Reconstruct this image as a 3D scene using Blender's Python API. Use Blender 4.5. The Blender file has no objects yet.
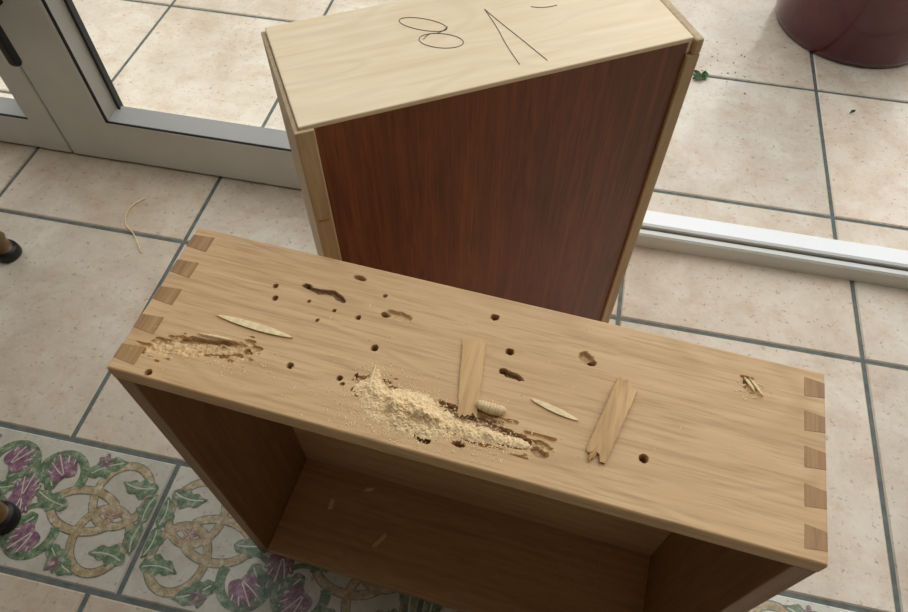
import bpy, bmesh, math, random
import numpy as np
from mathutils import Vector, Matrix
random.seed(7); rng=np.random.default_rng(5)
S=bpy.context.scene
S.view_settings.view_transform='Standard'
S.view_settings.look='None'

def lin(c):
    c=c/255.0
    return c/12.92 if c<=.04045 else ((c+.055)/1.055)**2.4
def rgb(r,g,b): return (lin(r),lin(g),lin(b),1)

# ---------------------------------------------------------------- node helpers
class NT:
    def __init__(s,name):
        s.m=bpy.data.materials.new(name); s.m.use_nodes=True
        s.t=s.m.node_tree; s.t.nodes.clear()
        s.out=s.t.nodes.new('ShaderNodeOutputMaterial')
        s.p=s.t.nodes.new('ShaderNodeBsdfPrincipled')
        s.t.links.new(s.p.outputs[0],s.out.inputs[0])
        s.tc=s.t.nodes.new('ShaderNodeTexCoord')
    def n(s,ty,**k):
        nd=s.t.nodes.new(ty)
        for a,b in k.items(): setattr(nd,a,b)
        return nd
    def l(s,a,b): s.t.links.new(a,b)
    def map(s,scale=(1,1,1),loc=(0,0,0),src=None):
        m=s.n('ShaderNodeMapping'); m.inputs['Scale'].default_value=scale; m.inputs['Location'].default_value=loc
        s.l(src or s.tc.outputs['Object'],m.inputs['Vector']); return m.outputs[0]
    def noise(s,vec,scale,detail=4,rough=.55,dist=0):
        n=s.n('ShaderNodeTexNoise'); s.l(vec,n.inputs['Vector'])
        n.inputs['Scale'].default_value=scale; n.inputs['Detail'].default_value=detail
        n.inputs['Roughness'].default_value=rough; n.inputs['Distortion'].default_value=dist
        return n.outputs[0]
    def ramp(s,fac,stops):
        r=s.n('ShaderNodeValToRGB'); e=r.color_ramp.elements
        while len(e)<len(stops): e.new(.5)
        for i,(p,c) in enumerate(stops): e[i].position=p; e[i].color=c if len(c)==4 else (*c,1)
        s.l(fac,r.inputs[0]); return r.outputs[0]
    def mix(s,fac,a,b,blend='MIX'):
        m=s.n('ShaderNodeMix',data_type='RGBA',blend_type=blend)
        for i,v in ((0,fac),(6,a),(7,b)):
            if hasattr(v,'is_linked') or hasattr(v,'links'): s.l(v,m.inputs[i])
            else: m.inputs[i].default_value=v
        return m.outputs[2]
    def math(s,op,a,b=0):
        m=s.n('ShaderNodeMath',operation=op)
        for i,v in enumerate((a,b)):
            if hasattr(v,'links'): s.l(v,m.inputs[i])
            else: m.inputs[i].default_value=v
        return m.outputs[0]
    def bump(s,h,strength,dist):
        b=s.n('ShaderNodeBump'); b.inputs['Strength'].default_value=strength; b.inputs['Distance'].default_value=dist
        s.l(h,b.inputs['Height']); s.l(b.outputs[0],s.p.inputs['Normal'])
    def base(s,c):
        if hasattr(c,'links'): s.l(c,s.p.inputs['Base Color'])
        else: s.p.inputs['Base Color'].default_value=c
    def rough(s,v): s.p.inputs['Roughness'].default_value=v

def wood(name,light,mid,dark,axis='x',ring=.35,fleck=.35,rough=.5,off=(0,0,0),damage=False,ringdens=26):
    t=NT(name); t.rough(rough)
    def sc(a,o):
        return (a,o,o) if axis=='x' else ((o,a,o) if axis=='y' else (o,o,a))
    big=t.noise(t.map(sc(1.6,6),off),1.3,2,.5,.3)
    rings=t.math('SINE',t.math('MULTIPLY',big,ringdens*2.2))
    rings=t.math('ADD',t.math('MULTIPLY',rings,.5),.5)
    streak=t.noise(t.map(sc(2.0,55),off),2.2,6,.62,.2)
    col=t.ramp(streak,[(.28,dark),(.5,mid),(.72,light)])
    rc=t.mix(rings,mid,light)
    col=t.mix(ring,col,rc)
    rl=t.math('POWER',rings,7)
    col=t.mix(t.math('MULTIPLY',rl,ring*.75),col,dark)
    fine=t.noise(t.map(sc(22,420),off),1.0,3,.6)
    fm=t.ramp(fine,[(.36,(fleck,)*3),(.5,(0,0,0))])
    col=t.mix(fm,col,dark)
    big2=t.noise(t.map((3,3,3),off),1.2,3)
    col=t.mix(t.ramp(big2,[(.35,(0,0,0)),(.75,(.35,)*3)]),col,light)
    h=streak
    if damage:
        at=t.n('ShaderNodeAttribute',attribute_name='fx')
        sp=t.n('ShaderNodeSeparateColor'); t.l(at.outputs['Color'],sp.inputs[0])
        gn=t.noise(t.map((260,260,260)),1,3)
        pale=t.ramp(gn,[(.3,rgb(194,152,98)),(.6,rgb(238,206,154))])
        col=t.mix(sp.outputs[1],col,pale)
        col=t.mix(sp.outputs[0],col,rgb(88,46,22))
    t.base(col); t.bump(h,.12,.002)
    return t.m

def plain(name,c,rough=.5,metal=0,var=.12,scale=30,coat=0):
    t=NT(name); t.rough(rough); t.p.inputs['Metallic'].default_value=metal
    d=tuple(x*(1-var*2) for x in c[:3])+(1,); l=tuple(min(1,x*(1+var)) for x in c[:3])+(1,)
    n=t.noise(t.map(),scale,4); t.base(t.ramp(n,[(.3,d),(.7,l)])); t.bump(n,.08,.002)
    t.p.inputs['Coat Weight'].default_value=coat
    return t.m

# ---------------------------------------------------------------- materials
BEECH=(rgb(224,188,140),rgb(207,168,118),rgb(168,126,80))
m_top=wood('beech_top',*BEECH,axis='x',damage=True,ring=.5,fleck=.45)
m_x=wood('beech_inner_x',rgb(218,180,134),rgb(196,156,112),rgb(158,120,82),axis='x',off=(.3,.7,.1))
m_z_shade=wood('beech_side_shaded_z',rgb(166,130,90),rgb(142,108,72),rgb(108,78,50),axis='z',off=(.1,.3,.5))  # darkened beech: shade inside the drawer is put into the side boards' colour
m_end=wood('beech_end_grain',rgb(190,150,98),rgb(162,122,74),rgb(128,92,54),axis='y',ring=.1,fleck=.5)
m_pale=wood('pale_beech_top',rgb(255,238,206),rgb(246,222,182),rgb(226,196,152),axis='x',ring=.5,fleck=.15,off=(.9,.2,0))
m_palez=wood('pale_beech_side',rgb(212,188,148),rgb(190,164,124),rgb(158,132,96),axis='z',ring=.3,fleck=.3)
m_ply=wood('mahogany_ply',rgb(150,86,52),rgb(116,62,36),rgb(80,39,22),axis='z',ring=.3,fleck=.55,rough=.34)
m_spl=wood('splinter_wood',rgb(224,186,130),rgb(206,162,106),rgb(166,122,74),axis='y',ring=.2,fleck=.3)
m_sliver=plain('fresh_sliver',rgb(246,220,170),.6,scale=200)
m_dust=plain('sawdust_mat',rgb(246,214,166),.9,scale=500,var=.12)
m_grub=plain('grub_skin',rgb(228,200,150),.4,scale=200,var=.08)
m_pencil=plain('graphite',rgb(92,84,76),.6)
m_alu=plain('painted_aluminium',rgb(222,223,217),.32,scale=6,var=.04)
m_alu_lit=plain('aluminium_lit_top',rgb(246,248,248),.3,scale=6,var=.02)  # lightened aluminium for up-facing faces; the light is put into the colour
m_gasket=plain('black_gasket',rgb(44,46,46),.6)
m_handle=plain('black_handle',rgb(14,14,16),.5)
m_grout=plain('grout_mat',rgb(104,110,106),.9,scale=60,var=.15)
m_rubber=plain('rubber_foot',rgb(18,18,18),.45)
m_leg=plain('chair_wood',rgb(110,86,50),.35,scale=18)
m_pot=plain('maroon_glaze',rgb(84,22,32),.25,scale=8,var=.15,coat=.4)
m_soil=plain('soil',rgb(84,66,50),.95,scale=80,var=.4)
m_leaf=plain('green_leaf',rgb(60,104,44),.5,scale=60,var=.2)
m_blocker=plain('blocker_plaster',rgb(134,128,118),.85,scale=10,var=.03)  # for the added light-blocking walls and roof, dark to cut bounced light

def tile_mat(name,a,b,c,rough,spot=rgb(196,162,132),wet=False):
    t=NT(name); t.rough(rough)
    at=t.n('ShaderNodeAttribute',attribute_name='tint')
    n1=t.noise(t.map((1,1,1)),9,8,.68,.5)
    col=t.ramp(n1,[(.32,a),(.5,b),(.66,c)])
    n2=t.noise(t.map((1,1,1),(3,1,7)),3.5,3)
    col=t.mix(t.ramp(n2,[(.4,(0,0,0)),(.7,(.5,)*3)]),col,c)
    n5=t.noise(t.map((1,1,1),(2,8,1)),20,6,.78)
    col=t.mix(t.ramp(n5,[(.49,(0,0,0)),(.66,(.5,)*3)]),col,spot)
    n3=t.noise(t.map((1,1,1),(9,2,4)),95,3,.7)
    col=t.mix(t.ramp(n3,[(.32,(.6,)*3),(.40,(0,0,0))]),col,rgb(132,110,88))
    n6=t.noise(t.map((1,1,1),(5,5,4)),160,2,.7)
    col=t.mix(t.ramp(n6,[(.6,(0,0,0)),(.72,(.4,)*3)]),col,c)
    n8=t.noise(t.map((1,1,1),(6,3,2)),2.1,2)
    col=t.mix(t.ramp(n8,[(.45,(0,0,0)),(.65,(.25,)*3)]),col,rgb(168,152,134))
    col=t.mix(1.0,col,at.outputs['Color'],'MULTIPLY')
    t.base(col)
    if wet:
        n7=t.noise(t.map((1,1,1),(4,4,4)),4.5,4)
        t.l(t.ramp(n7,[(.42,(rough,)*3),(.58,(.14,)*3)]),t.p.inputs['Roughness'])
    n4=t.noise(t.map(),40,4); t.bump(n4,.25,.003)
    return t.m
m_tile=tile_mat('ceramic_tile',rgb(188,168,144),rgb(209,192,169),rgb(222,210,191),.42)
m_otile=tile_mat('patio_tile',rgb(208,188,162),rgb(228,212,190),rgb(240,231,215),.34,spot=rgb(212,178,150),wet=True)
m_cream=tile_mat('border_tile_cream',rgb(182,178,160),rgb(204,200,184),rgb(220,217,204),.4,spot=rgb(168,170,154))
def paint(name,c,c2,c3=rgb(204,196,176)):
    t=NT(name); t.rough(.4)
    n=t.noise(t.map(),80,7,.8); t.base(t.ramp(n,[(.36,c2),(.51,c),(.66,c3)])); return t.m
p_green=paint('glaze_green',rgb(108,130,98),rgb(64,88,66),rgb(178,180,154))
p_mauve=paint('glaze_mauve',rgb(138,100,116),rgb(98,62,82),rgb(192,172,174))
p_tan=paint('glaze_tan',rgb(176,156,120),rgb(138,116,82))
p_line=paint('glaze_outline',rgb(122,122,106),rgb(78,82,72),rgb(166,164,148))
p_rose=paint('glaze_rose',rgb(186,146,130),rgb(150,104,94))

# ---------------------------------------------------------------- mesh helpers
def link(o,parent=None):
    bpy.context.collection.objects.link(o)
    if parent: o.parent=parent
    return o
def empty(name,loc=(0,0,0),rz=0):
    e=bpy.data.objects.new(name,None); e.location=loc; e.rotation_euler=(0,0,rz); e.empty_display_size=.05
    return link(e)
def mesh(name,v,f,mats,parent=None,mi=None,smooth=False):
    me=bpy.data.meshes.new(name); me.from_pydata([tuple(map(float,a)) for a in v],[],f)
    for m in (mats if isinstance(mats,(list,tuple)) else [mats]): me.materials.append(m)
    if mi is not None: me.polygons.foreach_set('material_index',mi)
    if smooth: me.polygons.foreach_set('use_smooth',[True]*len(me.polygons))
    me.update(); return link(bpy.data.objects.new(name,me),parent)
def box(name,x0,x1,y0,y1,z0,z1,mat,parent=None,bev=.0012):
    v=[(x,y,z) for z in (z0,z1) for y in (y0,y1) for x in (x0,x1)]
    f=[(0,2,3,1),(4,5,7,6),(0,1,5,4),(2,6,7,3),(0,4,6,2),(1,3,7,5)]
    o=mesh(name,v,f,mat,parent)
    if bev:
        b=o.modifiers.new('b','BEVEL'); b.width=bev; b.segments=2
    return o
def prism(name,poly,z0,z1,mat,parent=None):
    n=len(poly); v=[(x,y,z0) for x,y in poly]+[(x,y,z1) for x,y in poly]
    f=[tuple(range(n))[::-1],tuple(range(n,2*n))]+[(i,(i+1)%n,n+(i+1)%n,n+i) for i in range(n)]
    return mesh(name,v,f,mat,parent)
def lathe(name,prof,mat,parent=None,loc=(0,0,0),seg=48):
    v=[];f=[]
    for r,z in prof:
        for i in range(seg):
            a=2*math.pi*i/seg; v.append((r*math.cos(a),r*math.sin(a),z))
    for j in range(len(prof)-1):
        for i in range(seg):
            a=j*seg+i;b=j*seg+(i+1)%seg; f.append((a,b,b+seg,a+seg))
    f.append(tuple(range(seg))[::-1]); f.append(tuple(range((len(prof)-1)*seg,len(prof)*seg)))
    o=mesh(name,v,f,mat,parent,smooth=True); o.location=loc
    return o
def vnoise(x,y,cell,seed):
    r=np.random.default_rng(seed).random((256,256))
    gx=x/cell; gy=y/cell; ix=np.floor(gx).astype(int); iy=np.floor(gy).astype(int)
    fx=gx-ix; fy=gy-iy; fx=fx*fx*(3-2*fx); fy=fy*fy*(3-2*fy)
    a=r[ix%256,iy%256];b=r[(ix+1)%256,iy%256];c=r[ix%256,(iy+1)%256];d=r[(ix+1)%256,(iy+1)%256]
    return (a*(1-fx)+b*fx)*(1-fy)+(c*(1-fx)+d*fx)*fy
def grains(name,pts,mat,parent,smin,smax):
    v=[];f=[]
    for (x,y,z) in pts:
        s=random.uniform(smin,smax); a=random.random()*6.28; k=random.uniform(.5,2.2); b=len(v)
        ca,sa=math.cos(a),math.sin(a)
        for dx,dy,dz in ((-k,-.6,0),(k,-.5,0),(k*.8,.6,0),(-k*.9,.5,0),(0,0,.7)):
            v.append((x+s*(dx*ca-dy*sa),y+s*(dx*sa+dy*ca),z+s*dz))
        f+=[(b,b+1,b+4),(b+1,b+2,b+4),(b+2,b+3,b+4),(b+3,b,b+4)]
    return mesh(name,v,f,mat,parent)

# ---------------------------------------------------------------- floor
TS=.4082; X1=-.6742; Y1=.711; YS=.8817
def tiles(name,rects,grout_rect,z=0,extra=None):
    v=[];f=[];mi=[];tint=[]
    gx0,gx1,gy0,gy1=grout_rect
    def addbox(x0,x1,y0,y1,z0,z1,m,tn):
        b=len(v); e=.0022
        v.extend([(x0,y0,z0),(x1,y0,z0),(x1,y1,z0),(x0,y1,z0),(x0,y0,z1-e),(x1,y0,z1-e),(x1,y1,z1-e),(x0,y1,z1-e),
                  (x0+e,y0+e,z1),(x1-e,y0+e,z1),(x1-e,y1-e,z1),(x0+e,y1-e,z1)])
        fs=[(3,2,1,0)]+[(i,(i+1)%4,4+(i+1)%4,4+i) for i in range(4)]+[(4+i,4+(i+1)%4,8+(i+1)%4,8+i) for i in range(4)]+[(8,9,10,11)]
        for q in fs: f.append(tuple(b+i for i in q)); mi.append(m); tint.append(tn)
    addbox(gx0,gx1,gy0,gy1,z-.05,z-.0022,0,(1,1,1,1))
    for (x0,x1,y0,y1,m) in rects:
        g=.0036; k=random.uniform(.93,1.04); w=random.uniform(-.025,.025)
        addbox(x0+g,x1-g,y0+g,y1-g,z-.01,z,m,(k+w,k,k-w,1))
    if extra:
        b=len(v); 
        for q,m in extra['f']: f.append(tuple(b+i for i in q)); mi.append(m); tint.append((1,1,1,1))
        v.extend(extra['v'])
    me=bpy.data.meshes.new(name); me.from_pydata(v,[],f)
    for m in (m_grout,m_tile,m_cream,p_green,p_mauve,p_tan,p_line,p_rose,m_otile): me.materials.append(m)
    me.polygons.foreach_set('material_index',mi)
    ca=me.color_attributes.new('tint','FLOAT_COLOR','CORNER'); arr=[]
    for p,tn in zip(me.polygons,tint): arr+=list(tn)*p.loop_total
    ca.data.foreach_set('color',arr); me.update()
    return link(bpy.data.objects.new(name,me))

# --- glazed border pattern: flat glaze shapes, each a hair above the tile
P={'v':[],'f':[]}
TX=[0,0]
def clampx(p):
    return (min(max(p[0],TX[0]+.006),TX[1]-.006),min(max(p[1],YD0+.006),YD1-.006))
def addf(q,m):
    a,b,c=[P['v'][i] for i in q[:3]]
    ar=(b[0]-a[0])*(c[1]-a[1])-(b[1]-a[1])*(c[0]-a[0])
    if len(q)==4 and abs(ar)<1e-12:
        a,b,c=[P['v'][i] for i in (q[0],q[2],q[3])]; ar=(b[0]-a[0])*(c[1]-a[1])-(b[1]-a[1])*(c[0]-a[0])
    if abs(ar)<1e-12: return
    P['f'].append((q if ar>0 else tuple(reversed(q)),m))
def addv(x,y,z):
    x,y=clampx((x,y)); P['v'].append((x,y,z))
def poly(pts,z,m):
    b=len(P['v']); c=np.mean(pts,axis=0); addv(c[0],c[1],z); n=len(pts)
    for x,y in pts: addv(x,y,z)
    for i in range(n): addf((b,b+1+i,b+1+(i+1)%n),m)
def ribbon(pts,w,z,m,w1=None):
    pts=np.array(pts); d=np.gradient(pts,axis=0); d/=np.linalg.norm(d,axis=1)[:,None]+1e-9; nn=np.stack([-d[:,1],d[:,0]],1)
    b=len(P['v']); N=len(pts)
    for i in range(N):
        ww=w if w1 is None else w+(w1-w)*i/(N-1)
        for s in (-1,1): q=pts[i]+nn[i]*s*ww; addv(q[0],q[1],z)
    for i in range(N-1): addf((b+2*i,b+2*i+1,b+2*i+3,b+2*i+2),m)
def oribbon(pts,w,z,m,w1=None):
    ribbon(pts,w+.0015,z,6,None if w1 is None else w1+.0012); ribbon(pts,w,z+.0002,m,w1)
def arc(cx,cy,rx,ry,a0,a1,n=28):
    return [(cx+rx*math.cos(a0+(a1-a0)*i/n),cy+ry*math.sin(a0+(a1-a0)*i/n)) for i in range(n+1)]
def leaf(cx,cy,ang,L,W,z,m,curl=.6,lobes=3):
    for k,zz,mm in ((.0013,z,6),(0,z+.0002,m)):
        b=len(P['v'])
        for i in range(17):
            s=i/16; a=ang+curl*s; x=L*s
            w=(W*math.sin(math.pi*min(1,s**.8))*(1+.28*math.sin(s*lobes*2*math.pi)))+k
            px=cx+x*math.cos(ang+curl*s*.5); py=cy+x*math.sin(ang+curl*s*.5)
            addv(px-w*math.sin(a),py+w*math.cos(a),zz); addv(px+w*math.sin(a),py-w*math.cos(a),zz)
        for i in range(16): addf((b+2*i,b+2*i+1,b+2*i+3,b+2*i+2),mm)
    # pale mid-rib
    if m!=6:
        ribbon([(cx+L*s*math.cos(ang+curl*s*.5),cy+L*s*math.sin(ang+curl*s*.5)) for s in (.1,.3,.5,.7,.9)],.0009,z+.0003,2)
def flower(cx,cy,r,z,m,rot=0,n=5):
    for k,zz,mm in ((.0013,z,6),(0,z+.0002,m)):
        poly([(cx+(r*(.74+.26*math.cos(n*a))+k)*math.cos(a+rot),cy+(r*(.74+.26*math.cos(n*a))+k)*math.sin(a+rot)) for a in [i*2*math.pi/50 for i in range(50)]],zz,mm)
    for j in range(n):
        a=rot+j*2*math.pi/n; ribbon([(cx+r*t*math.cos(a),cy+r*t*math.sin(a)) for t in (.25,.5,.8)],.0008,z+.0003,6)
    poly([(cx+r*.22*math.cos(a),cy+r*.22*math.sin(a)) for a in [i*2*math.pi/12 for i in range(12)]],z+.0004,5)
def lotus(cx,cy,ang,r,z):
    for k,(da,l) in enumerate(((-1.0,.8),(1.0,.8),(-.5,.95),(.5,.95),(0,1.1))):
        leaf(cx,cy,ang+da,r*l,r*.22,z+.00006*k,4,.0 if da==0 else -.5*da,1)
YD1=Y1-TS; YD0=YD1-.198
def motif(ox):
    TX[0],TX[1]=ox,ox+TS
    y=YD0; pi=math.pi; z=.0003
    X=lambda a:ox+a
    for s,cx in ((1,.0),(-1,TS)):
        fx=lambda a:X(cx+s*a)
        for (a,b,rx,ry,a0,a1) in ((.06,.132,.04,.046,0,2*pi),(.06,.066,.04,.046,0,2*pi),(.104,.1,.05,.03,-2.6,2.6)):
            oribbon([(fx(p[0]),y+p[1]) for p in arc(a,b,rx,ry,a0,a1)],.0052,z,5); z+=.00006
        flower(fx(.062),y+.1,.013,z,7,.3)
        oribbon([(fx(p[0]),y+p[1]) for p in arc(.165,.14,.036,.036,pi*1.1,-pi*.6)],.006,z,3,.002)
        oribbon([(fx(p[0]),y+p[1]) for p in arc(.165,.058,.036,.036,pi*.9,pi*2.6)],.006,z,3,.002)
        for (a,b,an,L,W,m,c) in ((.125,.15,2.3,.06,.014,3,.6),(.125,.046,-2.3,.06,.014,3,-.6),(.165,.12,.7,.055,.014,3,.9),(.165,.08,-.7,.055,.014,3,-.9),
                               (.012,.155,-.5,.055,.012,3,.9),(.012,.043,.5,.055,.012,3,-.9),(.012,.1,1.2,.045,.011,3,.9),(.012,.1,-1.2,.045,.011,3,-.9),(.13,.1,0,.06,.012,3,.5)):
            if s<0: an=pi-an; c=-c
            leaf(fx(a),y+b,an,L,W,z+.0003,m,c)
        lotus(fx(.158),y+.14,(.9 if s>0 else pi-.9),.040,z+.0006)
        lotus(fx(.158),y+.058,(-.9 if s>0 else pi+.9),.040,z+.0006)
        flower(fx(.108),y+.176,.012,z+.0006,4,.4); flower(fx(.108),y+.022,.012,z+.0006,4,.2)
    lotus(X(TS/2),y+.1,1.57,.036,.0013); lotus(X(TS/2),y+.1,-1.57,.036,.0013)
rects=[]
for i in range(-5,7):
    x0=X1+i*TS
    rects.append((x0,x0+TS,Y1,YS+.06,1)); rects.append((x0,x0+TS,Y1-TS,Y1,1))
xj=-.493
for i in range(-4,6):
    x0=xj+i*TS; rects.append((x0,x0+TS,YD0,YD1,2)); motif(x0)
for j in range(4):
    for i in range(-5,7):
        x0=-.534+i*TS; rects.append((x0,x0+TS,YD0-(j+1)*TS,YD0-j*TS,1))
tiles('floor',rects,(-2.5,2.5,-1.55,YS+.06),0,P)
rects=[]
for i in range(-6,8):
    for j in range(-1,7):
        x0=-.646+i*.3925; y0=1.035+j*.391
        ya=max(y0,YS+.061)
        rects.append((x0,x0+.3925,ya,y0+.391,8))
tiles('patio_ground',rects,(-2.9,2.6,YS+.061,3.7),0)

# ---------------------------------------------------------------- unseen walls and roof, added to block sky light
box('wall_back_blocker',-2.5,2.5,-1.65,-1.55,-.04,2.3,m_blocker,bev=0)
box('wall_left_blocker',-2.6,-2.5,-1.65,YS+.05,-.04,2.3,m_blocker,bev=0)
box('wall_right_blocker',2.5,2.6,-1.65,YS+.05,-.04,2.3,m_blocker,bev=0)
box('ceiling_blocker',-2.6,2.6,-1.65,.12,2.3,2.36,m_blocker,bev=0)  # partial roof added out of view to darken the drawer's inside

# ---------------------------------------------------------------- glazed doors
g=NT('window_glass'); g.t.nodes.remove(g.p)
tr=g.n('ShaderNodeBsdfTransparent'); tr.inputs[0].default_value=(.96,.98,.97,1)
gl=g.n('ShaderNodeBsdfGlossy'); gl.inputs['Roughness'].default_value=.02
mx=g.n('ShaderNodeMixShader'); mx.inputs[0].default_value=.07
g.l(tr.outputs[0],mx.inputs[1]); g.l(gl.outputs[0],mx.inputs[2]); g.l(mx.outputs[0],g.out.inputs[0])
def bead(name,x0,x1,z0,z1,y,parent,top=1):
    v=[(x0,y,z0),(x1,y,z0),(x1,y+.022,z1),(x0,y+.022,z1),(x0,y+.03,z0),(x1,y+.03,z0)]
    mesh(name,v,[(0,1,2,3),(3,2,5,4),(0,4,5,1),(0,3,4),(1,5,2)],m_alu_lit,parent)
def vbead(name,x0,x1,z0,z1,y,parent):
    v=[(x0,y,z0),(x0,y,z1),(x1,y+.022,z1),(x1,y+.022,z0),(x0,y+.03,z0),(x0,y+.03,z1)]
    mesh(name,v,[(0,3,2,1),(3,4,5,2),(0,1,5,4),(0,4,3),(1,2,5)],m_alu,parent)
def door(name,x0,x1,sl,sr,rail,H=1.75):
    e=empty(name,(0,YS,0))
    box('bottom_rail',x0,x1,0,.045,.004,rail,m_alu,e,.004)
    box('top_rail',x0,x1,0,.045,H-.1,H,m_alu,e,.004)
    box('stile_left',x0,x0+sl,-.001,.046,.004,H,m_alu,e,.004)
    box('stile_right',x1-sr,x1,-.001,.046,.004,H,m_alu,e,.004)
    a,b=x0+sl,x1-sr
    box('gasket_bottom',a,b,.001,.04,rail-.001,rail+.003,m_gasket,e,0)
    bead('bead_bottom',a+.003,b-.003,rail+.003,rail+.026,.003,e)
    box('gasket_left',a-.001,a+.005,.001,.04,rail,H-.1,m_gasket,e,0)
    vbead('bead_left',a+.005,a+.024,rail+.006,H-.1,.003,e)
    vbead('bead_right',b-.003,b-.022,rail+.006,H-.1,.003,e)
    box('gasket_inner',a+.024,a+.030,.02,.032,rail+.02,H-.1,m_gasket,e,0)
    mesh('glass',[(a,.029,rail),(b,.029,rail),(b,.029,H-.1),(a,.029,H-.1)],[(0,1,2,3)],g.m,e)
    return e
d1=door('door_1',-.995,-.09,.118,.11,.106)
hb=d1
box('handle_post_low',-.964,-.952,-.036,.002,.345,.365,m_handle,hb,.003)
box('handle_post_high',-.964,-.952,-.036,.002,.52,.54,m_handle,hb,.003)
box('handle_grip',-.970,-.948,-.046,-.030,.250,.58,m_handle,hb,.007)
d2=door('door_2',-1.9,-.999,.065,.058,.082)
th=empty('threshold',(0,YS,0))
v=[];prof=[(0,0),(0,.030),(.003,.034),(.012,.0345),(.0125,.031),(.0155,.031),(.016,.041),(.020,.044),(.05,.045),(.056,.04),(.056,0)]
xs=(-.088,2.4)
for x in xs: v+=[(x,y,z) for y,z in prof]
n=len(prof); f=[(i,i+1,n+i+1,n+i) for i in range(n-1)]+[tuple(range(n))[::-1],tuple(range(n,2*n))]
mi=[0,0,0,1,1,0,2,2,2,0,0,0]  # top faces take the lightened aluminium, light painted in
mesh('sill_profile',v,f,[m_alu,m_gasket,m_alu_lit],th,mi)
box('head_beam',-2.5,2.5,YS-.005,YS+.06,1.755,1.86,m_alu,None,.004).name='trim_1'

# ---------------------------------------------------------------- front drawer
H=.5227;L=.5485;W=.1532;T=.0165
c_,s_=math.cos(-.0694),math.sin(-.0694)
OX,OY=-.3226-.0038*c_,.2061-.0038*s_
DU=3.8
fd=empty('wooden_drawer',(OX,OY,0),-.0694)
nu,nv=664,186
U,V=np.meshgrid(np.linspace(0,L,nu),np.linspace(0,W,nv),indexing='ij')
Z=np.zeros_like(U); R=np.zeros_like(U); G=np.zeros_like(U)
wob=vnoise(U,V,.004,1)-.5; wob2=vnoise(U,V,.0017,2)-.5; wob3=vnoise(U,V,.012,3)-.5
fib=vnoise(U*.22,V,.0020,21)-.5
def ell(u,v,ru,rv,dep,ang=0,red=1,pale=0,rag=.5):
    global Z,R,G
    u+=DU
    u,v,ru,rv=u/1000,v/1000,ru/1000,rv/1000
    c,s=math.cos(ang),math.sin(ang); a=(U-u)*c+(V-v)*s; b=-(U-u)*s+(V-v)*c
    q=np.sqrt((a/ru)**2+(b/rv)**2)+wob*rag+wob2*rag*.4
    k=np.clip((1-q)*3.0,0,1)
    Z=np.minimum(Z,-k*dep/1000+wob2*.0006*(k>0))
    R=np.maximum(R,k*red); G=np.maximum(G,k*pale)
def seg(pts,w,dep,red,pale,rag=.6):
    global Z,R,G
    q=np.full_like(U,9.)
    for (a,b) in zip(pts[:-1],pts[1:]):
        a=(np.array(a)+[DU,0])/1000;b=(np.array(b)+[DU,0])/1000; d=b-a; t=np.clip(((U-a[0])*d[0]+(V-a[1])*d[1])/(d@d),0,1)
        q=np.minimum(q,np.hypot((U-a[0]-t*d[0])*.8,V-a[1]-t*d[1])/(w/1000))
    q=q+wob*rag*.6+fib*rag*1.5+wob3*rag*.7
    k=np.clip((1-q)*4,0,1); Z=np.minimum(Z,-k*dep/1000+wob2*.0012*(k>0)+fib*.0018*(k>0)); R=np.maximum(R,k*red); G=np.maximum(G,k*pale)
for (u,v,r) in ((195,76,2.9),(136,42,2.7),(172,100,2.2),(281,132,3.2),(301,103,3.2),(416,42,3.5),(178,42,2.3),(92,111,2.2),(97,99,2.6),(119,119,2.0),
                (31,5,2.7),(126,104,1.4),(190,48,1.8),(192,36,2.0),(140,88,1.5),(150,101,1.3),(186,127,1.6),(182,38,1.6),(200,50,1.6)):
    ell(u,v,r,r,8,0,.9,0,.25)
ell(159,139,6,2.4,5,-.1,.5,.2,.3); ell(204,111,13,4.2,3,-.05,.15,.6,.3); ell(193,109,4,2.6,7,0,.7,0,.3)
ell(361,114,7,5.5,4,-.5,.25,.3,.4); ell(366,111,4,3,7,0,.7,0,.3); ell(308,82,9,2.6,5,-.15,.8,.1,.4); ell(300,84,3.2,2.8,7,0,.9)
seg([(117,118),(130,116),(143,117),(153,112)],2.2,3,.8,0)
ell(256,12,8,2.8,6,-.1,.7,0,.4); ell(283,15,6,2.4,6,0,.7,0,.4); ell(341,26,7,4.2,7,-.2,.4,.3,.4)
# chipped-out hollow at the left end
seg([(24,28),(40,34),(60,37),(80,41),(97,45)],8.5,3.0,.05,1.0,.75)
seg([(42,40),(60,44),(78,47)],2.0,5,.4,.4,.6); seg([(66,33),(84,37),(93,41)],1.6,5,.35,.4,.6); ell(97,45,4.5,3.2,6,0,.45,.3)
seg([(206,40),(235,34),(262,33),(300,32),(334,30)],10,2.6,.06,.95,.9)
seg([(262,43),(290,39),(315,35),(332,31)],2.4,5.5,.5,.2,.6)
seg([(486,130),(490,122)],4,2.5,.15,.8,.9); ell(486,129,3,2.4,6,0,.7)
for D in (U,L-U,V,W-V):
    Z-=np.where(D<.0016,(.0016-D)**2/.0016*.8,0)
Z+=(vnoise(U,V*8,.03,8)-.5)*.00012
verts=np.stack([U,V,H+Z],-1).reshape(-1,3); idx=np.arange(nu*nv).reshape(nu,nv)
F=np.stack([idx[:-1,:-1],idx[1:,:-1],idx[1:,1:],idx[:-1,1:]],-1).reshape(-1,4).tolist()
bd=list(idx[:,0])+list(idx[-1,1:])+list(idx[-2::-1,-1])+list(idx[0,-2:0:-1])
b0=len(verts); low=verts[bd].copy(); low[:,2]=H-T
verts=np.vstack([verts,low]); nb=len(bd)
F+=[(int(bd[i]),b0+i,b0+(i+1)%nb,int(bd[(i+1)%nb])) for i in range(nb)]+[tuple(b0+i for i in range(nb))[::-1]]
tb=mesh('top_board',verts,F,m_top,fd)
ca=tb.data.color_attributes.new('fx','FLOAT_COLOR','POINT')
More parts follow.
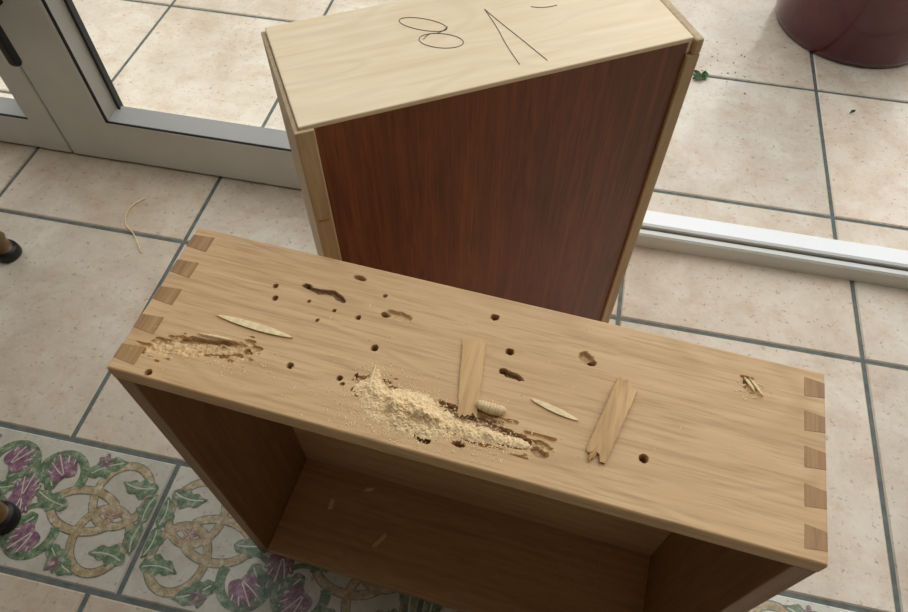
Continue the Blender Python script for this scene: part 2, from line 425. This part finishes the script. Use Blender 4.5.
C=np.zeros((len(verts),4)); C[:nu*nv,0]=R.ravel(); C[:nu*nv,1]=G.ravel(); C[:,3]=1
ca.data.foreach_set('color',C.ravel())
box('side_left',0,T,0,W,0,H-T,m_z_shade,fd); box('side_right',L-T,L,0,W,0,H-T,m_z_shade,fd)
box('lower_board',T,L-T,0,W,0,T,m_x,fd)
box('bottom_panel',T,L-T,.140,.146,T,H-T,m_x,fd,0)
for k in range(5):
    c=.0165+k*.0300
    for nm,xo,xi in (('dovetail_left',0.0005,T+.004),('dovetail_right',L-.0005,L-T+.001)):
        d=.0086; e=.0066
        pl=[(xo,c-e),(xi,c-d),(xi,c+d),(xo,c+e)]
        if nm=='dovetail_right': pl=pl[::-1]
        prism(nm,[(x,max(.001,min(W-.001,y))) for x,y in pl],H-T,H+.0003,m_end,fd)
hu=np.linspace(.18,.36,300); hv=np.linspace(.004,.066,104); HU,HV=np.meshgrid(hu,hv,indexing='ij')
def blob(u,v,a,b,h): return h*np.exp(-((HU-u/1000)/(a/1000))**2-((HV-v/1000)/(b/1000))**2)
hh=blob(222,32,20,11,.0050)+blob(245,30,16,12,.0048)+blob(205,42,9,6,.003)+blob(262,26,14,9,.0032)+blob(285,27,22,6,.003)+blob(315,28,18,4,.0024)+blob(236,18,14,6,.0025)+blob(204,52,4,7,.002)
nz=vnoise(HU,HV,.0075,11)*.55+vnoise(HU,HV,.0032,12)*.3+vnoise(HU,HV,.001,13)*.15
hh=hh*(-.05+1.8*nz)-.0009+ (vnoise(HU,HV,.0012,14)-.5)*.0007
keep=hh>0; ids=np.arange(hh.size).reshape(hh.shape)
vv=np.stack([HU+DU/1000,HV,H+np.maximum(hh,-.002)],-1).reshape(-1,3); ff=[]
for i in range(299):
    for j in range(103):
        if keep[i,j] or keep[i+1,j] or keep[i+1,j+1] or keep[i,j+1]: ff.append((int(ids[i,j]),int(ids[i+1,j]),int(ids[i+1,j+1]),int(ids[i,j+1])))
used=sorted({k for q in ff for k in q}); rm={k:i for i,k in enumerate(used)}
mesh('sawdust_heap',vv[used],[tuple(rm[k] for k in q) for q in ff],m_dust,fd)
pts=[]
def scat(u,v,a,b,n,zz=.0001):
    for _ in range(n):
        x,y=(random.gauss(u,a)+DU)/1000,random.gauss(v,b)/1000
        if .002<x<L-.002 and .002<y<W-.002: pts.append((x,y,H+zz))
scat(228,32,24,12,1100); scat(285,27,28,8,500); scat(240,18,36,8,260); scat(60,30,26,8,110); scat(489,124,7,5,60); scat(270,70,100,30,60)
scat(205,50,5,7,160); scat(120,30,40,10,60)
grains('sawdust_grains',pts,m_dust,fd,.0003,.0009)
pts=[]
for _ in range(2200):
    x=random.gauss(.45,.055); y=random.gauss(.095,.03)
    if .02<x<L-.02 and .005<y<.138: pts.append((x,y,T))
for _ in range(160): pts.append((random.uniform(.03,.5),random.uniform(.005,.137),T))
grains('dust_on_lower_board',pts,m_dust,fd,.00015,.00045)
def splinter(name,p0,p1,w0,w1,mat,seed,lift=.001,th=.0009,jag=.006,point=False):
    r=random.Random(seed); p0=(Vector(p0)+Vector((DU,0)))/1000;p1=(Vector(p1)+Vector((DU,0)))/1000; d=p1-p0; Ln=d.length; d/=Ln; nn=Vector((-d.y,d.x))
    N=22; M=8; vs=[];fs=[]
    offs=[[r.uniform(-jag,jag) for _ in range(M+1)] for _ in range(2)]
    for i in range(N+1):
        s=i/N; w=(w0+(w1-w0)*s)/1000
        if point: w=max(.0003,w0/1000*math.sin(math.pi*min(1,max(0,s)))**.7)
        w*=1+r.uniform(-.05,.05)
        for j in range(M+1):
            q=j/M-.5; sh=offs[0][j]*(1-s)+offs[1][j]*s
            if point: sh=0
            pos=p0+d*(Ln*s+sh)+nn*(w*q)
            z=H+.0006+lift*math.sin(math.pi*s)+lift*.4*math.cos(q*3)
            vs.append((pos.x,pos.y,z))
    nv_=len(vs); vs+=[(a,b,c+th) for a,b,c in vs]
    for i in range(N):
        for j in range(M):
            a=i*(M+1)+j; q=(a,a+1,a+M+2,a+M+1); fs.append(q[::-1]); fs.append(tuple(k+nv_ for k in q))
    rim=[i*(M+1) for i in range(N+1)]+[N*(M+1)+j for j in range(1,M+1)]+[i*(M+1)+M for i in range(N-1,-1,-1)]+[j for j in range(M-1,0,-1)]
    for a,b in zip(rim,rim[1:]+rim[:1]): fs.append((a,b,b+nv_,a+nv_))
    return mesh(name,vs,fs,mat,fd)
splinter('splinter_wide',(271,104),(283,39),19,15,m_spl,3,jag=.003)
splinter('splinter_broad',(396,99),(382,33),17,16,m_spl,4,lift=.003,th=.0016,jag=.0035)
splinter('splinter_broad_lower',(389,60),(378,29),7,4,m_spl,9,lift=.002,jag=.004)
splinter('sliver_pale',(58,69),(128,66),6.5,6,m_sliver,5,point=True,lift=.0004)
splinter('sliver_small',(326,66),(365,58),5,5,m_sliver,6,point=True,lift=.0003,th=.0005)
splinter('sliver_torn',(483,131),(492,119),2.4,3,m_sliver,7,point=True)
splinter('sliver_torn',(487,131),(498,117),2,2,m_sliver,8,point=True)
splinter('sliver_dust',(204,36),(202,60),2,2,m_sliver,18,point=True)
splinter('sliver_gouge',(52,48),(86,50),2.2,2,m_sliver,28,point=True,lift=.0012)
# grub
vs=[];fs=[];N=60;M=20
for i in range(N+1):
    s=i/N; x=.0120*(2*s-1); yc=-.0012*(1-(2*s-1)**2)
    r=.0044*max(.02,(1-abs(2*s-1)**4))**.5*(1+.06*math.cos(s*2*math.pi*10))
    for j in range(M):
        a=2*math.pi*j/M; vs.append((x,yc+r*math.cos(a),.0043+r*math.sin(a)*.95))
for i in range(N):
    for j in range(M): a=i*M+j;b=i*M+(j+1)%M; fs.append((a,a+M,b+M,b))
fs+=[tuple(range(M)),tuple(range(N*M,N*M+M))[::-1]]
gr=mesh('beetle_grub',vs,fs,m_grub,None,smooth=True)
def fdw(u,v): return (-.3226+u*c_-v*s_,.2061+u*s_+v*c_)
gx,gy=fdw(.299,.049); gr.location=(gx,gy,H-.0001); gr.rotation_euler=(0,0,-.1)
for nm,u,v,a,b,rot in (('chip_pale',.079,.085,.004,.008,.2),('chip_brown',.164,.055,.0035,.013,-.4),('chip_brown',.124,.12,.008,.003,.2)):
    q=[(-a,-b),(a*.6,-b*.8),(a,b*.7),(-a*.4,b)]
    prism(nm,[(u+x*math.cos(rot)-y*math.sin(rot),v+x*math.sin(rot)+y*math.cos(rot)) for x,y in q],T,T+.002,m_sliver,fd)

# ---------------------------------------------------------------- rear drawer
H2=.6147;L2=.3879;W2=.1532
rd=empty('wooden_drawer.001',(-.2213,.4026,0),.5528)
TB=.017
box('top_board',.0045,L2-.0085,.004,W2,H2-TB,H2,m_pale,rd,.0012)
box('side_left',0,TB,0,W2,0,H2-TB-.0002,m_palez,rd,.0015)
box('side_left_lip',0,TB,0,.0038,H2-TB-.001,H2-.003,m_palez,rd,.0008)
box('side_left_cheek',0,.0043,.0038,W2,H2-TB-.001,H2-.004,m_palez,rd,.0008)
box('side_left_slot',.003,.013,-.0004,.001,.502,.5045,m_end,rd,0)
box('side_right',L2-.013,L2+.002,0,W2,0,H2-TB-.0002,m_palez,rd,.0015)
box('side_right_cheek',L2-.0083,L2+.002,0,W2,H2-TB-.001,H2-.001,m_palez,rd,.0025)
box('lower_board',TB,L2-.013,.004,W2,0,TB,m_palez,rd)
box('bottom_panel',TB,L2-.013,.0035,.0085,.012,H2-.0045,m_ply,rd,0)
def curve(name,pts,r,mat,parent,z,cyc=False):
    cu=bpy.data.curves.new(name,'CURVE'); cu.dimensions='3D'; cu.bevel_depth=r; cu.bevel_resolution=1; cu.resolution_u=8
    sp=cu.splines.new('NURBS'); sp.points.add(len(pts)-1)
    for i,q in enumerate(pts): sp.points[i].co=(q[0]/1000,q[1]/1000,z+(q[2]/1000 if len(q)>2 else 0),1)
    sp.use_endpoint_u=True; sp.order_u=3; sp.use_cyclic_u=cyc
    cu.materials.append(mat); return link(bpy.data.objects.new(name,cu),parent)
zt=H2+.0001
def el(cx,cy,ra,rb,ang,n=22,a0=0,a1=6.4): return [(cx+ra*math.cos(t)*math.cos(ang)-rb*math.sin(t)*math.sin(ang),cy+ra*math.cos(t)*math.sin(ang)+rb*math.sin(t)*math.cos(ang)) for t in [a0+(a1-a0)*i/n for i in range(n+1)]]
curve('pencil_loop',el(147,107,24,9,-.65),.00042,m_pencil,rd,zt)
curve('pencil_loop',el(155,77,21,11,-.5),.00042,m_pencil,rd,zt)
curve('pencil_loop',[(168,96),(160,88),(146,92),(140,84)],.00042,m_pencil,rd,zt)
curve('pencil_stroke',[(210,20),(209,50),(212,80),(211,111)],.00042,m_pencil,rd,zt)
curve('pencil_stroke',[(211,111),(216,90),(226,55),(236,17)],.00042,m_pencil,rd,zt)
curve('pencil_stroke',[(255,100),(266,92),(280,94)],.00042,m_pencil,rd,zt)

sh=empty('lint_curl',(-.80,.735,0))  # pale curl of lint, added as a solid strand on the floor
curve('curl',[(6,62,.5),(-8,45,4),(-12,15,2),(2,-12,.5),(22,-22,3),(48,-48,6),(62,-66,.5)],.0011,m_sliver,sh,.001)

# ---------------------------------------------------------------- chair (only its feet reach into view)
ch=empty('dining_chair')
F1=Vector((-.70,.168));F2=Vector((-.975,.615)); d=(F2-F1).normalized(); nn=Vector((-d.y,d.x))
if nn.x>0: nn=-nn
F3=F1+nn*.45;F4=F2+nn*.45; ctr=(F1+F2+F3+F4)/4
SZ=.5
for i,Fp in enumerate((F1,F2,F3,F4)):
    tp=Fp+(ctr-Fp)*.16; vs=[];fs=[];M=24
    prof=[(0.0,.020,0),(.004,.0225,0),(.016,.0225,0),(.022,.021,0),(.0222,.016,1),(.045,.0165,1),(.05,.0195,1),(.056,.0165,1),(.2,.02,1),(.38,.023,1),(SZ,.024,1)]
    for z,r,_ in prof:
        c0=Fp+(tp-Fp)*(z/SZ)
        for k in range(M): a=2*math.pi*k/M; vs.append((c0.x+r*math.cos(a),c0.y+r*math.sin(a),z))
    mi=[]
    for j in range(len(prof)-1):
        for k in range(M): a=j*M+k;b=j*M+(k+1)%M; fs.append((a,b,b+M,a+M)); mi.append(1 if j<4 else 0)
    fs+=[tuple(range(M))[::-1],tuple(range(len(prof)*M-M,len(prof)*M))]; mi+=[1,0]
    mesh('leg_%d'%(i+1),vs,fs,[m_leg,m_rubber],ch,mi,smooth=True)
q=[ctr+(p-ctr)*1.12 for p in (F1,F2,F4,F3)]
prism('seat',[(p.x,p.y) for p in q],SZ,SZ+.035,m_leg,ch)
for k,Fp in enumerate((F3,F4)):
    p=ctr+(Fp-ctr)*.95; box('back_post_%d'%(k+1),p.x-.018,p.x+.018,p.y-.018,p.y+.018,SZ+.03,1.0,m_leg,ch,.005)
a=ctr+(F3-ctr)*.95;b=ctr+(F4-ctr)*.95
for k,z in enumerate((.72,.86,.97)):
    n2=nn*.01
    prism('back_slat_%d'%(k+1),[(a.x-n2.x,a.y-n2.y),(b.x-n2.x,b.y-n2.y),(b.x+n2.x,b.y+n2.y),(a.x+n2.x,a.y+n2.y)],z-.025,z+.025,m_leg,ch)

# ---------------------------------------------------------------- plant pot outside
pp=empty('potted_plant',(.638,1.712,0))
lathe('pot',[(.172,0),(.184,.004),(.188,.02),(.2,.15),(.212,.27),(.216,.275),(.228,.28),(.232,.30),(.23,.33),(.222,.335),(.212,.33),(.205,.29),(.0,.285)],m_pot,pp)
lathe('soil_disc',[(.204,.28),(.204,.30),(.1,.305),(.001,.308)],m_soil,pp)
for k in range(26):
    a=random.random()*6.28; r=random.uniform(.02,.16); l=random.uniform(.12,.24); h=random.uniform(.38,.75)
    bx,by=.03*math.cos(a),.03*math.sin(a); ex,ey=r*math.cos(a),r*math.sin(a)
    pr=Vector((-math.sin(a),math.cos(a),0)); vs=[];fs=[]
    vs+= [(bx-.002,by,.29),(bx+.002,by,.29),(ex+.002,ey,h),(ex-.002,ey,h)]; fs.append((0,1,2,3))
    for i in range(9):
        s=i/8; w=.035*math.sin(math.pi*s)**.8+.0005; o=Vector((ex+l*s*math.cos(a),ey+l*s*math.sin(a),h+.05*math.sin(s*2.4)-.05*s))
        for sg in (-1,0,1): q=o+pr*w*sg; vs.append((q.x,q.y,q.z+abs(sg)*.008))
    for i in range(8):
        for j in range(2): a0=4+i*3+j; fs.append((a0,a0+1,a0+4,a0+3))
    mesh('leaf_%d'%(k+1),vs,fs,m_leaf,pp,smooth=True)
def fallen(x,y,L_,rot,mat):
    vs=[];fs=[]
    for i in range(7):
        s=i/6;w=L_*.3*math.sin(math.pi*s)+.0004
        for sg in (-1,0,1): vs.append((x+L_*(s-.5)*math.cos(rot)-w*sg*math.sin(rot),y+L_*(s-.5)*math.sin(rot)+w*sg*math.cos(rot),.0012+.004*abs(sg)+.003*s))
    for i in range(6):
        for j in range(2): a0=i*3+j; fs.append((a0,a0+1,a0+4,a0+3))
    return vs,fs
V_=[];F_=[]
for (x,y,l,r_) in ((.27,1.41,.030,.4),(.283,1.42,.026,1.6),(.266,1.424,.022,2.5),(.60,1.36,.012,.5)):
    a,b=fallen(x,y,l,r_,m_leaf); o=len(V_); V_+=a; F_+=[tuple(i+o for i in q) for q in b]
mesh('fallen_leaves',V_,F_,m_leaf)
pts=[(random.gauss(.33,.06),random.gauss(1.46,.06),.0003) for _ in range(34)]
pts=[p for p in pts if p[0]<.42]
grains('soil_crumbs',pts,m_soil,None,.0008,.0022)

# ---------------------------------------------------------------- light
w=bpy.data.worlds.new('sky'); S.world=w; w.use_nodes=True
bg=w.node_tree.nodes['Background']; bg.inputs[0].default_value=(.96,.985,1,1); bg.inputs[1].default_value=1.08
sd=bpy.data.lights.new('sun','SUN'); sd.energy=1.3; sd.angle=math.radians(70); sd.color=(1,.975,.93)
so=link(bpy.data.objects.new('sun',sd)); so.rotation_euler=Vector((-.4,-.8,-1.0)).to_track_quat('-Z','Y').to_euler(); so.location=(1,2,3)

# ---------------------------------------------------------------- camera
cam=bpy.data.cameras.new('camera'); cam.sensor_width=36; cam.lens=688.05/908*36; cam.clip_start=.02
co=link(bpy.data.objects.new('camera',cam))
co.matrix_world=Matrix.Translation((0,0,1))@Matrix.Rotation(.21,4,'Z')@Matrix.Rotation(math.pi/2-.9667,4,'X')@Matrix.Rotation(.0022,4,'Z')
S.camera=co
